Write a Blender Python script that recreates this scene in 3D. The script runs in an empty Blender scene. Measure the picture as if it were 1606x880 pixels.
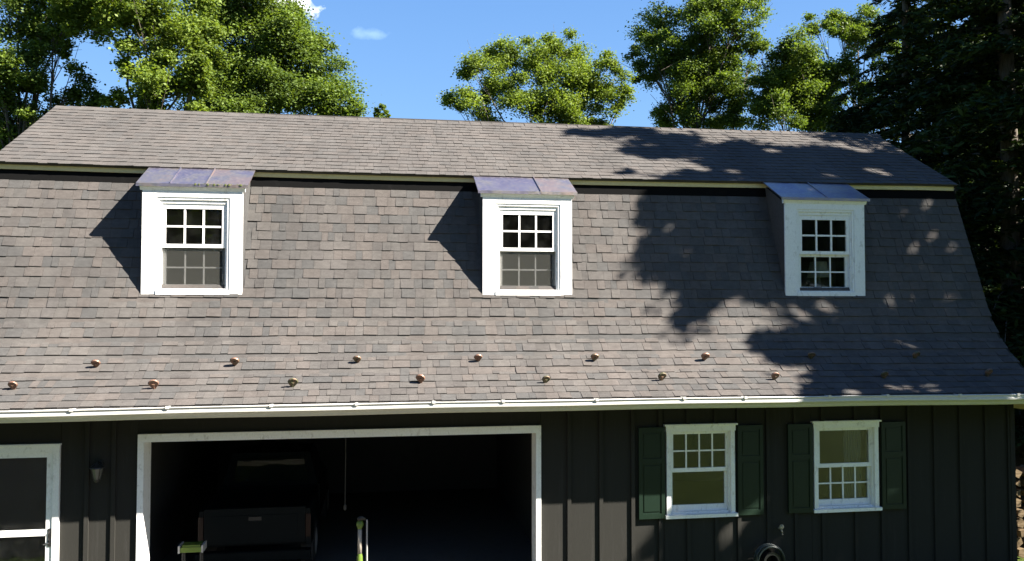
import bpy, math, random
import numpy as np
from mathutils import Vector, Matrix

SC = bpy.context.scene
COL = SC.collection
rng = random.Random(7)

# ------------------------------------------------------------------ camera
CAM = Vector((0.0, -11.127, 4.001)); YAW = .154; PITCH = .033; FPX = 1291.246
cd = bpy.data.cameras.new('camera'); cam = bpy.data.objects.new('camera', cd); COL.objects.link(cam)
cd.sensor_width = 36; cd.lens = FPX / 1606 * 36; cd.clip_end = 2000; cd.clip_start = .1
cam.location = CAM; cam.rotation_euler = (math.pi / 2 + PITCH, 0, -YAW)
SC.camera = cam
SC.render.resolution_x = 1024; SC.render.resolution_y = 561

# ------------------------------------------------------------------ light
SUN = Vector((.66, -.34, .64)).normalized()
W = bpy.data.worlds.new('World'); SC.world = W; W.use_nodes = True
nt = W.node_tree; nt.nodes.clear()
out = nt.nodes.new('ShaderNodeOutputWorld'); bg = nt.nodes.new('ShaderNodeBackground')
sky = nt.nodes.new('ShaderNodeTexSky'); sky.sky_type = 'NISHITA'; sky.sun_disc = False
sky.sun_elevation = math.asin(SUN.z); sky.sun_rotation = math.atan2(SUN.x, SUN.y)
sky.air_density = 1.0; sky.dust_density = .3; sky.ozone_density = 1.6; sky.altitude = 100
bg.inputs[1].default_value = .054
# two small clouds high above the roof, in the sky itself
tc = nt.nodes.new('ShaderNodeTexCoord')
def cloud_mask(d, size, seed):
    dd = nt.nodes.new('ShaderNodeVectorMath'); dd.operation = 'SUBTRACT'; dd.inputs[1].default_value = d
    nt.links.new(tc.outputs['Generated'], dd.inputs[0])
    sc = nt.nodes.new('ShaderNodeVectorMath'); sc.operation = 'DIVIDE'; sc.inputs[1].default_value = size
    nt.links.new(dd.outputs[0], sc.inputs[0])
    ln = nt.nodes.new('ShaderNodeVectorMath'); ln.operation = 'LENGTH'; nt.links.new(sc.outputs[0], ln.inputs[0])
    nz = nt.nodes.new('ShaderNodeTexNoise'); nz.inputs['Scale'].default_value = 70; nz.inputs['Detail'].default_value = 6
    nt.links.new(tc.outputs['Generated'], nz.inputs['Vector'])
    m = nt.nodes.new('ShaderNodeMath'); m.operation = 'MULTIPLY_ADD'; m.inputs[1].default_value = -2.2
    nt.links.new(nz.outputs[0], m.inputs[0]); nt.links.new(ln.outputs['Value'], m.inputs[2])
    mr = nt.nodes.new('ShaderNodeMapRange'); mr.inputs['From Min'].default_value = .1; mr.inputs['From Max'].default_value = -.8
    nt.links.new(m.outputs[0], mr.inputs['Value']); return mr.outputs[0]
def view_dir(px, py):
    F = Vector((math.sin(YAW) * math.cos(PITCH), math.cos(YAW) * math.cos(PITCH), math.sin(PITCH)))
    R = Vector((math.cos(YAW), -math.sin(YAW), 0)); U = R.cross(F)
    return (F * FPX + R * (px - 803) - U * (py - 440)).normalized()
# the physical sky evened out into the clear saturated blue of the photograph, paler towards the horizon all round
sx = nt.nodes.new('ShaderNodeSeparateXYZ'); nt.links.new(tc.outputs['Generated'], sx.inputs[0])
rp = nt.nodes.new('ShaderNodeValToRGB'); e = rp.color_ramp.elements
e[0].position = .0; e[0].color = (.95, 1.95, 3.5, 1); e[1].position = .75; e[1].color = (.28, .8, 2.3, 1)
q = e.new(.22); q.color = (.78, 1.75, 3.45, 1); q = e.new(.42); q.color = (.5, 1.3, 3.0, 1)
nt.links.new(sx.outputs[2], rp.inputs[0])
m0 = nt.nodes.new('ShaderNodeMix'); m0.data_type = 'RGBA'; m0.inputs[0].default_value = .8
nt.links.new(sky.outputs[0], m0.inputs[6]); nt.links.new(rp.outputs[0], m0.inputs[7])
cur = m0.outputs[2]
for d, s, col, k in ((view_dir(458, 8), (.028, .028, .011), (10.5, 10.5, 11), .95), (view_dir(585, 53), (.022, .022, .006), (7, 9, 11.5), .12)):
    mk = cloud_mask(tuple(d), s, 1)
    mm = nt.nodes.new('ShaderNodeMath'); mm.operation = 'MULTIPLY'; mm.inputs[1].default_value = k
    nt.links.new(mk, mm.inputs[0])
    mx = nt.nodes.new('ShaderNodeMix'); mx.data_type = 'RGBA'
    nt.links.new(mm.outputs[0], mx.inputs[0]); nt.links.new(cur, mx.inputs[6]); mx.inputs[7].default_value = (*col, 1)
    cur = mx.outputs[2]
nt.links.new(cur, bg.inputs[0]); nt.links.new(bg.outputs[0], out.inputs[0])
sl = bpy.data.lights.new('sun', 'SUN'); sl.energy = 5.0; sl.angle = math.radians(.53); sl.color = (1, .93, .84)
so = bpy.data.objects.new('sun', sl); COL.objects.link(so); so.rotation_euler = SUN.to_track_quat('Z', 'Y').to_euler(); so.location = (20, -20, 30)
SC.view_settings.view_transform = 'Standard'; SC.view_settings.look = 'None'
SC.view_settings.exposure = 2.4; SC.view_settings.gamma = 1
SC.cycles.max_bounces = 6; SC.cycles.transparent_max_bounces = 12

# ------------------------------------------------------------------ helpers
def prop(o, label=None, cat=None, group=None, kind=None):
    if label: o['label'] = label
    if cat: o['category'] = cat
    if group: o['group'] = group
    if kind: o['kind'] = kind
    return o
def empty(name, loc, label=None, cat=None, group=None, rz=0, parent=None):
    o = bpy.data.objects.new(name, None); COL.objects.link(o); o.location = loc; o.rotation_euler = (0, 0, rz)
    o.empty_display_size = .2
    if parent: o.parent = parent
    return prop(o, label, cat, group)
class MB:
    def __init__(s): s.v = []; s.f = []
    def box(s, x0, x1, y0, y1, z0, z1):
        b = len(s.v)
        s.v += [(x0, y0, z0), (x1, y0, z0), (x1, y1, z0), (x0, y1, z0), (x0, y0, z1), (x1, y0, z1), (x1, y1, z1), (x0, y1, z1)]
        s.f += [tuple(b + i for i in q) for q in ((0, 3, 2, 1), (4, 5, 6, 7), (0, 1, 5, 4), (1, 2, 6, 5), (2, 3, 7, 6), (3, 0, 4, 7))]
        return s
    def hexa(s, p):   # eight points, bottom ring then top ring
        b = len(s.v); s.v += [tuple(q) for q in p]
        s.f += [tuple(b + i for i in q) for q in ((0, 3, 2, 1), (4, 5, 6, 7), (0, 1, 5, 4), (1, 2, 6, 5), (2, 3, 7, 6), (3, 0, 4, 7))]
        return s
    def poly(s, *p):
        b = len(s.v); s.v += [tuple(q) for q in p]; s.f.append(tuple(range(b, b + len(p)))); return s
    def prism_x(s, prof, x0, x1, caps=True, n=1, warp=None):  # profile in (y, z) swept along x
        b = len(s.v); k = len(prof)
        for i in range(n + 1):
            x = x0 + (x1 - x0) * i / n
            for (y, z) in prof: s.v.append((x, y, z + (warp(x) if warp else 0)))
        for i in range(n):
            for j in range(k):
                a = b + i * k + j; c = b + i * k + (j + 1) % k
                s.f.append((a, c, c + k, a + k))
        if caps: s.f.append(tuple(b + j for j in range(k))[::-1]); s.f.append(tuple(b + n * k + j for j in range(k)))
        return s
    def tube(s, pts, rad, seg=8, cap=True):
        b = len(s.v); pts = [Vector(p) for p in pts]; n = len(pts)
        for i, p in enumerate(pts):
            t = (pts[min(i + 1, n - 1)] - pts[max(i - 1, 0)]).normalized()
            a = t.cross(Vector((0, 0, 1)));
            if a.length < .05: a = t.cross(Vector((0, 1, 0)))
            a.normalize(); c = t.cross(a); r = rad[i] if isinstance(rad, (list, tuple)) else rad
            for j in range(seg):
                th = 2 * math.pi * j / seg; s.v.append(tuple(p + a * (r * math.cos(th)) + c * (r * math.sin(th))))
        for i in range(n - 1):
            for j in range(seg):
                a = b + i * seg + j; c = b + i * seg + (j + 1) % seg
                s.f.append((a, c, c + seg, a + seg))
        if cap: s.f.append(tuple(b + j for j in range(seg))[::-1]); s.f.append(tuple(b + (n - 1) * seg + j for j in range(seg)))
        return s
    def lathe(s, prof, c, seg=16, axis='z'):
        b = len(s.v)
        for r, h in prof:
            for j in range(seg):
                th = 2 * math.pi * j / seg; u, w = r * math.cos(th), r * math.sin(th)
                q = (u, w, h) if axis == 'z' else ((u, h, w) if axis == 'y' else (h, u, w))
                s.v.append((c[0] + q[0], c[1] + q[1], c[2] + q[2]))
        for i in range(len(prof) - 1):
            for j in range(seg):
                a = b + i * seg + j; d = b + i * seg + (j + 1) % seg; s.f.append((a, d, d + seg, a + seg))
        return s
    def build(s, name, m, parent=None, smooth=False, origin=None):
        me = bpy.data.meshes.new(name); v = s.v
        if origin: v = [(a - origin[0], b - origin[1], c - origin[2]) for a, b, c in v]
        me.from_pydata(v, [], s.f); me.materials.append(m)
        if smooth: me.shade_smooth()
        o = bpy.data.objects.new(name, me); COL.objects.link(o)
        if origin: o.location = origin
        if parent: o.parent = parent
        return o
def bx(name, m, parent, *a): return MB().box(*a).build(name, m, parent)

# ------------------------------------------------------------------ materials
def mat(name):
    m = bpy.data.materials.new(name); m.use_nodes = True; n = m.node_tree; n.nodes.clear()
    o = n.nodes.new('ShaderNodeOutputMaterial'); return m, n, o
def N(n, t, **kw):
    x = n.nodes.new(t)
    for k, v in kw.items(): setattr(x, k, v)
    return x
def noise(n, scale, detail=4, vec=None, stretch=None, rough=.6):
    g = N(n, 'ShaderNodeNewGeometry')
    src = vec or g.outputs['Position']
    if stretch:
        mp = N(n, 'ShaderNodeVectorMath', operation='MULTIPLY'); mp.inputs[1].default_value = stretch
        n.links.new(src, mp.inputs[0]); src = mp.outputs[0]
    z = N(n, 'ShaderNodeTexNoise'); z.inputs['Scale'].default_value = scale; z.inputs['Detail'].default_value = detail
    z.inputs['Roughness'].default_value = rough; n.links.new(src, z.inputs['Vector']); return z.outputs[0]
def ramp(n, src, stops, interp='LINEAR'):
    r = N(n, 'ShaderNodeValToRGB'); r.color_ramp.interpolation = interp; e = r.color_ramp.elements
    while len(e) < len(stops): e.new(.5)
    for q, (p, c) in zip(e, stops): q.position = p; q.color = (*c, 1)
    n.links.new(src, r.inputs[0]); return r.outputs[0]
def mixc(n, f, a, b, mode='MIX'):
    x = N(n, 'ShaderNodeMix', data_type='RGBA', blend_type=mode)
    if isinstance(f, (int, float)): x.inputs[0].default_value = f
    else: n.links.new(f, x.inputs[0])
    for i, c in ((6, a), (7, b)):
        if isinstance(c, tuple): x.inputs[i].default_value = (*c, 1)
        else: n.links.new(c, x.inputs[i])
    return x.outputs[2]
def mathn(n, op, a, b=None):
    x = N(n, 'ShaderNodeMath', operation=op)
    for i, c in ((0, a), (1, b)):
        if c is None: continue
        if isinstance(c, (int, float)): x.inputs[i].default_value = c
        else: n.links.new(c, x.inputs[i])
    return x.outputs[0]
def bsdf(n, o, col, rough=.6, metal=0., spec=.5, bump=None, bd=.01, bs=.5):
    b = N(n, 'ShaderNodeBsdfPrincipled')
    if isinstance(col, tuple): b.inputs['Base Color'].default_value = (*col, 1)
    else: n.links.new(col, b.inputs['Base Color'])
    if isinstance(rough, (int, float)): b.inputs['Roughness'].default_value = rough
    else: n.links.new(rough, b.inputs['Roughness'])
    b.inputs['Metallic'].default_value = metal; b.inputs['Specular IOR Level'].default_value = spec
    if bump is not None:
        bp = N(n, 'ShaderNodeBump'); bp.inputs['Distance'].default_value = bd; bp.inputs['Strength'].default_value = bs
        n.links.new(bump, bp.inputs['Height']); n.links.new(bp.outputs[0], b.inputs['Normal'])
    n.links.new(b.outputs[0], o.inputs[0]); return b
def paint(name, col, dirt, rough=.5, amount=.5, grain=(1, 1, 1), scale=6, spec=.4, bs=.4):
    m, n, o = mat(name)
    a = noise(n, scale, 6, stretch=grain)
    f = ramp(n, a, ((.56, (0, 0, 0)), (.72, (amount,) * 3)))
    fine = noise(n, 60, 3, stretch=grain)
    c = mixc(n, f, col, dirt)
    c = mixc(n, .35, c, mixc(n, 1.0, c, ramp(n, fine, ((.3, (.75,) * 3), (.7, (1.1,) * 3))), 'MULTIPLY'))
    bsdf(n, o, c, rough, spec=spec, bump=fine, bd=.003, bs=bs); return m
M = {}
M['white'] = paint('weathered_white_paint', (.76, .76, .74), (.34, .32, .28), .5, .55, (1, 1, .6), 16)
M['gutter'] = paint('white_gutter_enamel', (.47, .465, .43), (.4, .38, .32), .35, .3, (.4, 1, 1), 5)
M['cream'] = paint('aged_cream_trim_paint', (.62, .52, .27), (.42, .36, .19), .55, .5, (.5, 1, 1), 6)
M['siding'] = paint('charcoal_siding_stain', (.026, .0255, .0225), (.038, .037, .034), .9, .5, (6, 6, .35), 5, .06, .7)
M['shutter'] = paint('dark_green_shutter_paint', (.0032, .013, .0065), (.008, .02, .013), .5, .4, (4, 4, .5), 5, .3)
M['dark'] = paint('interior_dark_board', (.05, .048, .044), (.03, .03, .028), .9, .5, spec=.1)
M['room'] = paint('interior_plaster', (.16, .16, .15), (.1, .1, .09), .9, .5, spec=.1)
M['concrete'] = paint('garage_concrete', (.12, .115, .11), (.07, .07, .065), .9, .5, spec=.1)
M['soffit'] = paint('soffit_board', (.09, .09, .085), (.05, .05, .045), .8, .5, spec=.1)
M['black'] = paint('black_iron', (.015, .015, .015), (.03, .028, .025), .45, .5)
M['greymetal'] = paint('grey_metal', (.3, .3, .29), (.15, .14, .13), .4, .5)
M['lime'] = paint('lime_plastic', (.09, .14, .02), (.06, .09, .02), .4, .3)
M['tanwood'] = paint('tan_handle_wood', (.3, .27, .23), (.2, .17, .14), .5, .3)
M['hose'] = paint('grey_green_hose_rubber', (.02, .03, .028), (.012, .018, .016), .4, .4)
M['brass'] = paint('dull_brass', (.3, .27, .2), (.12, .12, .1), .4, .4)
M['carpaint'] = paint('dark_car_paint', (.005, .0075, .0085), (.008, .01, .01), .35, .3, spec=.04, bs=.0)
M['rubber'] = paint('tyre_rubber', (.02, .02, .02), (.035, .033, .03), .8, .4)
M['lens'] = paint('red_lamp_lens', (.012, .004, .004), (.01, .006, .006), .2, .2, spec=.15, bs=0)
M['frost'] = paint('frosted_lantern_glass', (.1, .1, .09), (.06, .06, .05), .25, .3)
M['shade'] = paint('pale_lampshade_cloth', (.4, .38, .32), (.4, .38, .33), .8, .3)
M['moss'] = paint('olive_moss', (.06, .07, .02), (.1, .06, .02), .95, .5, scale=20)
M['pitch'] = paint('near_black_strip', (.006, .006, .006), (.01, .01, .01), .95, .5, spec=.02)
M['plate'] = paint('lime_number_plate', (.34, .55, .12), (.24, .4, .1), .4, .3)

# shingles: every tab its own blend of greys, tans and browns
def shingle_mat(name='asphalt_shingle', pale=0.):
    m, n, o = mat(name)
    g = N(n, 'ShaderNodeNewGeometry'); oi = N(n, 'ShaderNodeObjectInfo')
    r = mathn(n, 'FRACT', mathn(n, 'ADD', g.outputs['Random Per Island'], oi.outputs['Random']))
    tone = ramp(n, r, ((0, (0.0676, 0.0638, 0.0610)), (.16, (0.0785, 0.0716, 0.0667)), (.3, (0.0719, 0.0688, 0.0655)), (.45, (0.0796, 0.0749, 0.0707)), (.6, (0.0659, 0.0649, 0.0633)), (.74, (0.0801, 0.0727, 0.0678)), (.87, (0.0752, 0.0710, 0.0678)), (.96, (0.0610, 0.0605, 0.0593))), 'CONSTANT')
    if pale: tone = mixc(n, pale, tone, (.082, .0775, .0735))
    big = noise(n, .9, 4); tone = mixc(n, 1.0, tone, ramp(n, big, ((.3, (.9, .9, .9)), (.7, (1.12, 1.1, 1.08)))), 'MULTIPLY')
    stk = noise(n, 2.6, 4, stretch=(1, .12, .12)); tone = mixc(n, 1.0, tone, ramp(n, stk, ((.35, (.92,) * 3), (.65, (1.07,) * 3))), 'MULTIPLY')
    mid = noise(n, 22, 3, stretch=(.5, 1, 1)); tone = mixc(n, 1.0, tone, ramp(n, mid, ((.3, (.9,) * 3), (.7, (1.12,) * 3))), 'MULTIPLY')
    gr = noise(n, 260, 2); tone = mixc(n, .8, tone, mixc(n, 1.0, tone, ramp(n, gr, ((.3, (.6,) * 3), (.7, (1.4,) * 3))), 'MULTIPLY'))
    bsdf(n, o, tone, 1.0, spec=.0, bump=gr, bd=.003, bs=.6); return m
M['shingle'] = shingle_mat()
M['shingle_upper'] = shingle_mat('angle_lit_shingle', .55)   # paler, more even copy: brightness from the slope's sun angle put into the colour
def copper_mat():
    m, n, o = mat('weathered_copper_sheet')
    oi = N(n, 'ShaderNodeObjectInfo')
    a = noise(n, 3.2, 5); b = noise(n, 24, 4)
    c = ramp(n, mathn(n, 'ADD', mathn(n, 'MULTIPLY', oi.outputs['Random'], .3), a), ((.42, (.22, .2, .26)), (.55, (.25, .23, .28)), (.66, (.3, .275, .265)), (.8, (.36, .28, .25))))
    c = mixc(n, ramp(n, b, ((.55, (0,) * 3), (.75, (.6,) * 3))), c, (.33, .29, .26))
    bsdf(n, o, c, ramp(n, b, ((.3, (.3,) * 3), (.7, (.5,) * 3))), metal=.85, bump=a, bd=.02, bs=.3); return m
M['copper'] = copper_mat()
def guard_mat():
    m, n, o = mat('oxidised_copper_casting')
    oi = N(n, 'ShaderNodeObjectInfo')
    c = ramp(n, mathn(n, 'ADD', mathn(n, 'MULTIPLY', oi.outputs['Random'], .25), noise(n, 30, 4)), ((.4, (.15, .082, .052)), (.6, (.18, .098, .068)), (.75, (.075, .075, .035))))
    bsdf(n, o, c, .5, metal=.25, bump=noise(n, 80, 3), bd=.004); return m
M['guard'] = guard_mat()
def glass_mat(name, tint):
    m, n, o = mat(name)
    t = N(n, 'ShaderNodeBsdfTransparent'); t.inputs[0].default_value = (*tint, 1)
    g = N(n, 'ShaderNodeBsdfGlossy'); g.inputs['Roughness'].default_value = .02; g.inputs[0].default_value = (1, 1, 1, 1)
    wv = noise(n, 2.5, 2); bp = N(n, 'ShaderNodeBump'); bp.inputs['Distance'].default_value = .02; bp.inputs['Strength'].default_value = .12
    n.links.new(wv, bp.inputs['Height']); n.links.new(bp.outputs[0], g.inputs['Normal'])
    fr = N(n, 'ShaderNodeFresnel'); fr.inputs[0].default_value = 1.45
    x = N(n, 'ShaderNodeMixShader'); n.links.new(fr.outputs[0], x.inputs[0]); n.links.new(t.outputs[0], x.inputs[1]); n.links.new(g.outputs[0], x.inputs[2])
    d = N(n, 'ShaderNodeBsdfDiffuse'); d.inputs[0].default_value = (.4, .4, .36, 1)
    x2 = N(n, 'ShaderNodeMixShader'); dn = ramp(n, noise(n, 5, 5), ((.45, (.004,) * 3), (.8, (.03,) * 3))); n.links.new(dn, x2.inputs[0])
    n.links.new(x.outputs[0], x2.inputs[1]); n.links.new(d.outputs[0], x2.inputs[2])
    n.links.new(x2.outputs[0], o.inputs[0]); return m
M['glass'] = glass_mat('window_glass', (.85, .88, .86))
def screen_mat():
    m, n, o = mat('insect_screen_mesh')
    t = N(n, 'ShaderNodeBsdfTransparent'); d = N(n, 'ShaderNodeBsdfDiffuse'); d.inputs[0].default_value = (.055, .056, .05, 1)
    x = N(n, 'ShaderNodeMixShader'); x.inputs[0].default_value = .42
    n.links.new(t.outputs[0], x.inputs[1]); n.links.new(d.outputs[0], x.inputs[2]); n.links.new(x.outputs[0], o.inputs[0]); return m
M['screen'] = screen_mat()
def leaf_mat(name, c0, c1, c2, trans=.35, spec=.12):
    m, n, o = mat(name); g = N(n, 'ShaderNodeNewGeometry')
    c = ramp(n, g.outputs['Random Per Island'], ((0, c0), (.5, c1), (1, c2)))
    c = mixc(n, 1.0, c, ramp(n, noise(n, .8, 3), ((.35, (.72,) * 3), (.65, (1.25, 1.2, 1.0)))), 'MULTIPLY')
    b = N(n, 'ShaderNodeBsdfPrincipled'); b.inputs['Roughness'].default_value = .5; b.inputs['Specular IOR Level'].default_value = spec
    n.links.new(c, b.inputs['Base Color'])
    tr = N(n, 'ShaderNodeBsdfTranslucent'); n.links.new(mixc(n, 1.0, c, (1.5, 1.5, .5), 'MULTIPLY'), tr.inputs[0])
    x = N(n, 'ShaderNodeMixShader'); x.inputs[0].default_value = trans
    n.links.new(b.outputs[0], x.inputs[1]); n.links.new(tr.outputs[0], x.inputs[2]); n.links.new(x.outputs[0], o.inputs[0]); return m
M['leaf_bright'] = leaf_mat('bright_oak_leaf', (0.0806, 0.1274, 0.0260), (0.1170, 0.1690, 0.0351), (0.1560, 0.2080, 0.0520))
M['leaf_mid'] = leaf_mat('maple_leaf', (0.0585, 0.0975, 0.0234), (0.0884, 0.1365, 0.0312), (0.1235, 0.1755, 0.0468))
M['leaf_dull'] = leaf_mat('grey_green_leaf', (0.0546, 0.0845, 0.0286), (0.0806, 0.1170, 0.0351), (0.1144, 0.1534, 0.0468))
M['needle'] = leaf_mat('hemlock_needle', (.01, .022, .009), (.02, .038, .013), (.045, .07, .022), .12, .08)
def bark_mat():
    m, n, o = mat('grey_brown_bark'); a = noise(n, 8, 5, stretch=(3, 3, .5))
    bsdf(n, o, ramp(n, a, ((.3, (.05, .04, .032)), (.7, (.16, .14, .115)))), .9, spec=.1, bump=a, bd=.03); return m
M['bark'] = bark_mat()
def grass_mat():
    m, n, o = mat('lawn_grass'); a = noise(n, .5, 5); b = noise(n, 45, 4)
    c = mixc(n, 1.0, ramp(n, a, ((.3, (.042, .065, .01)), (.7, (.064, .09, .016)))), ramp(n, b, ((.3, (.6,) * 3), (.7, (1.3,) * 3))), 'MULTIPLY')
    bsdf(n, o, c, .9, spec=.1, bump=b, bd=.05, bs=.8); return m
M['grass'] = grass_mat()
def gravel_mat():
    m, n, o = mat('driveway_gravel'); b = noise(n, 40, 5)
    bsdf(n, o, ramp(n, b, ((.3, (.08, .07, .055)), (.7, (.16, .14, .11)))), .95, spec=.1, bump=b, bd=.03, bs=.9); return m
M['gravel'] = gravel_mat()
def cutwood():
    m, n, o = mat('split_firewood'); a = noise(n, 14, 4, stretch=(.4, 3, 3))
    bsdf(n, o, ramp(n, a, ((.3, (.06, .04, .02)), (.7, (.2, .15, .09)))), .85, spec=.1, bump=a, bd=.01); return m
M['wood'] = cutwood()

# ------------------------------------------------------------------ ground
def ground():
    n = 60; v = []; f = []
    R = [0, 6, 12, 20, 32, 50, 80, 130, 220, 400, 800]
    for i in range(-10, 11):
        for j in range(-10, 11):
            x = math.copysign(R[abs(i)], i); y = math.copysign(R[abs(j)], j)
            d = math.hypot(x, y); z = 0 if d < 45 else .25 * math.sin(x * .05) * math.cos(y * .045)
            v.append((x, y, z))
    for i in range(20):
        for j in range(20): a = i * 21 + j; f.append((a, a + 21, a + 22, a + 1))
    mb = MB(); mb.v = v; mb.f = f; return prop(mb.build('lawn', M['grass'], smooth=True), 'sunlit green lawn around the barn style house', kind='structure')
ground()
dv = MB(); dv.poly((-3.4, -.05, .006), (-3.9, -6, .006), (-4.6, -30, .006), (1.6, -30, .006), (2.2, -6, .006), (2.4, -.05, .006))
dv.v = dv.v; dv.f = [tuple(reversed(q)) for q in dv.f]
prop(dv.build('driveway', M['gravel']), 'gravel driveway leading to the open garage bay', kind='structure')

def dark_patch_mat():
    m, n, o = mat('dark_patch_ground'); b = noise(n, 60, 4)
    bsdf(n, o, ramp(n, b, ((.3, (.012, .012, .012)), (.7, (.026, .025, .024)))), .95, spec=.05, bump=b, bd=.01); return m
M['dark_patch'] = dark_patch_mat()
pk = MB(); pk.poly((-15, -14, .010), (-4.8, -14, .010), (-4.3, -3.2, .010), (-15, -3.2, .010)); prop(pk.build('unseen_dark_patch', M['dark_patch']), 'unseen dark ground patch added to darken the storm door glass', kind='structure')  # unseen patch, added so the storm door glass mirrors something darker than lawn
# ------------------------------------------------------------------ the house
XL, XR = -5.33, 9.33          # walls
RL, RR = -5.481, 9.479        # roof rakes
def bump_x(x): return max(0., 1 - ((x - 1.2) / 7.6) ** 2)
def sag(x, z):                 # an old roof: ridge and knee sag, the eave bows up a little
    ks = ((2.6, -.012, .034), (4.2, 0, 0), (6.05, .015, -.048), (7.41, .0, -.048))
    for (z0, a0, b0), (z1, a1, b1) in zip(ks, ks[1:]):
        if z <= z1 or z1 == 7.41:
            t = min(1, max(0, (z - z0) / (z1 - z0))); return (a0 + (a1 - a0) * t) + (b0 + (b1 - b0) * t) * bump_x(x)
    return 0
house = empty('barn_house', (2, 3.8, 0), 'long barn style house with grey shingled gambrel roof and dark board siding', 'house')
class _H: pass
def hp(o):     # keep world coordinates while parenting to the house empty
    o.parent = house; o.matrix_parent_inverse = Matrix.Translation((-2, -3.8, 0)); return o
H = None
def part(mb, name, m, label=None, **k):
    o = mb.build(name, m, **k); hp(o)
    if label: o['label'] = label
    return o

# --- walls
wt = 2.78
GL, GR, GZ = -3.076, 2.124, 2.395
gi0, gi1, giz = GL + .075, GR - .07, GZ - .1        # clear opening of the garage bay
WIN = [(3.911, 1.063, 4.918, 2.364), (6.122, 1.063, 7.129, 2.364)]
DX0, DX1, DZ = -5.06, -3.998, 2.293
wall = MB()
T0, T1 = .03, .16
def wallbox(x0, x1, z0, z1): wall.box(x0, x1, T0, T1, z0, z1)
wallbox(XL, DX0 + .05, 0, wt); wallbox(DX0 + .05, DX1 - .05, DZ - .05, wt); wallbox(DX1 - .05, gi0 - .02, 0, wt)
wallbox(gi0 - .02, gi1 + .02, giz + .02, wt); wallbox(gi1 + .02, WIN[0][0] + .05, 0, wt)
for i, w in enumerate(WIN):
    wallbox(w[0] + .05, w[2] - .05, 0, w[1] + .03); wallbox(w[0] + .05, w[2] - .05, w[3] - .05, wt)
wallbox(WIN[0][2] - .05, WIN[1][0] + .05, 0, wt); wallbox(WIN[1][2] - .05, XR, 0, wt)
front = part(wall, 'front_wall', M['siding'])
def sub(mb, name, m, parent, label=None, **k):
    o = mb.build(name, m, **k); o.parent = parent
    o.matrix_parent_inverse = Matrix.Identity(4)
    if label: o['label'] = label
    return o
# boards and battens
seams = [-5.2, -4.62, -4.14 + .0, -3.71, -3.40, -3.03]
xs_left = [-5.24, -3.70, -3.385]
xs_right = [2.50, 2.95, 3.405, 3.80, 4.21, 4.62, 4.96, 5.40, 5.82, 6.24, 6.75, 7.17, 7.6, 8.02, 8.44, 8.86, 9.24]
def openings(x0, x1):
    """free z ranges of a strip of wall between x0 and x1"""
    bl = []
    for (a, b, c, d) in ((DX0, -1, DX1, DZ), (GL, -1, GR, GZ), (WIN[0][0] - .03, WIN[0][1], WIN[0][2] + .03, WIN[0][3]), (WIN[1][0] - .03, WIN[1][1], WIN[1][2] + .03, WIN[1][3])):
        if x1 > a + .02 and x0 < c - .02: bl.append((b, d, a, c))
    return bl
def strip(name, x0, x1, y0, y1):
    bl = openings(x0, x1); zs = [(.02, wt - .02)]
    for (b, d, a, c) in bl:
        nz = []
        for (p, q) in zs:
            if b > p: nz.append((p, min(q, b - .003)))
            if d < q: nz.append((max(p, d + .003), q))
        zs = nz
    for (p, q) in zs:
        if q - p > .05: sub(MB().box(x0, x1, y0, y1, p, q), name, M['siding'], front)
edges = [XL, -5.24, DX0 - .001, DX1 + .001, -3.70, -3.385, GL - .001, GR + .001] + xs_right + [XR]
cuts = sorted(set([XL, DX0, DX1, GL, GR, XR] + xs_left + xs_right + [WIN[0][0] - .03, WIN[0][2] + .03, WIN[1][0] - .03, WIN[1][2] + .03]))
for a, b in zip(cuts, cuts[1:]):
    if b - a < .01: continue
    mid = (a + b) / 2
    j = rng.uniform(0, .002)
    strip('siding_board', a + .002, b - .002, .012 - j, T0)
for x in xs_left + xs_right:
    w = .026
    inside = [q for q in (WIN[0], WIN[1]) if q[0] - .08 < x < q[2] + .08]
    strip('batten', x - w + .02, x + w + .02, -.02 - rng.uniform(0, .003), .012)
part(MB().box(XL - .02, XR + .02, -.005, T0 + .02, -.3, .02), 'sill_plate', M['concrete'])
# gable ends, rear wall, floors: closed house so no light leaks in
PROF = [(-.62, 2.80), (-.35, 2.939), (-.09, 3.086), (.15, 3.278), (.36, 3.492), (.53, 3.745), (.66, 4.0), (.76, 4.25), (1.425, 5.97)]
RY, RZ = 3.659, 7.407
KY, KZ = 1.32, 6.052
DEP = 2 * RY                   # rear wall plane
full = [(.05, -.3), (.05, 2.78)] + [(y, z - .06) for (y, z) in PROF[3:]] + [(RY, RZ - .1)] + [(DEP - y, z - .06) for (y, z) in PROF[3:]][::-1] + [(DEP - .05, 2.78), (DEP - .05, -.3)]
for nm, a, b in (('gable_wall', XL + .005, XL + .12), ('gable_wall', XR - .12, XR - .005)):
    part(MB().prism_x([(y, z) for y, z in full], a, b), nm, M['siding'])
part(MB().box(XL, XR, DEP - .16, DEP - .03, -.3, 2.8), 'rear_wall', M['siding'])
part(MB().box(XL + .13, XR - .13, .17, DEP - .17, 2.62, 2.78), 'upper_floor', M['dark'])
part(MB().box(XL + .13, XR - .13, .17, DEP - .17, -.2, .03), 'ground_floor', M['concrete'])
part(MB().box(GR + .35, GR + .45, .17, DEP - .17, .03, 2.62), 'partition_wall', M['dark'])
part(MB().box(GL - .45, GL - .35, .17, DEP - .17, .03, 2.62), 'partition_wall', M['dark'])
part(MB().box(XL + .13, XR - .13, DEP - .30, DEP - .17, .03, 2.62), 'inner_rear_wall', M['dark'])
part(MB().box(XL + .13, XR - .13, 4.6, 4.7, 2.78, 7.0), 'attic_partition', M['room'])

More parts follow.
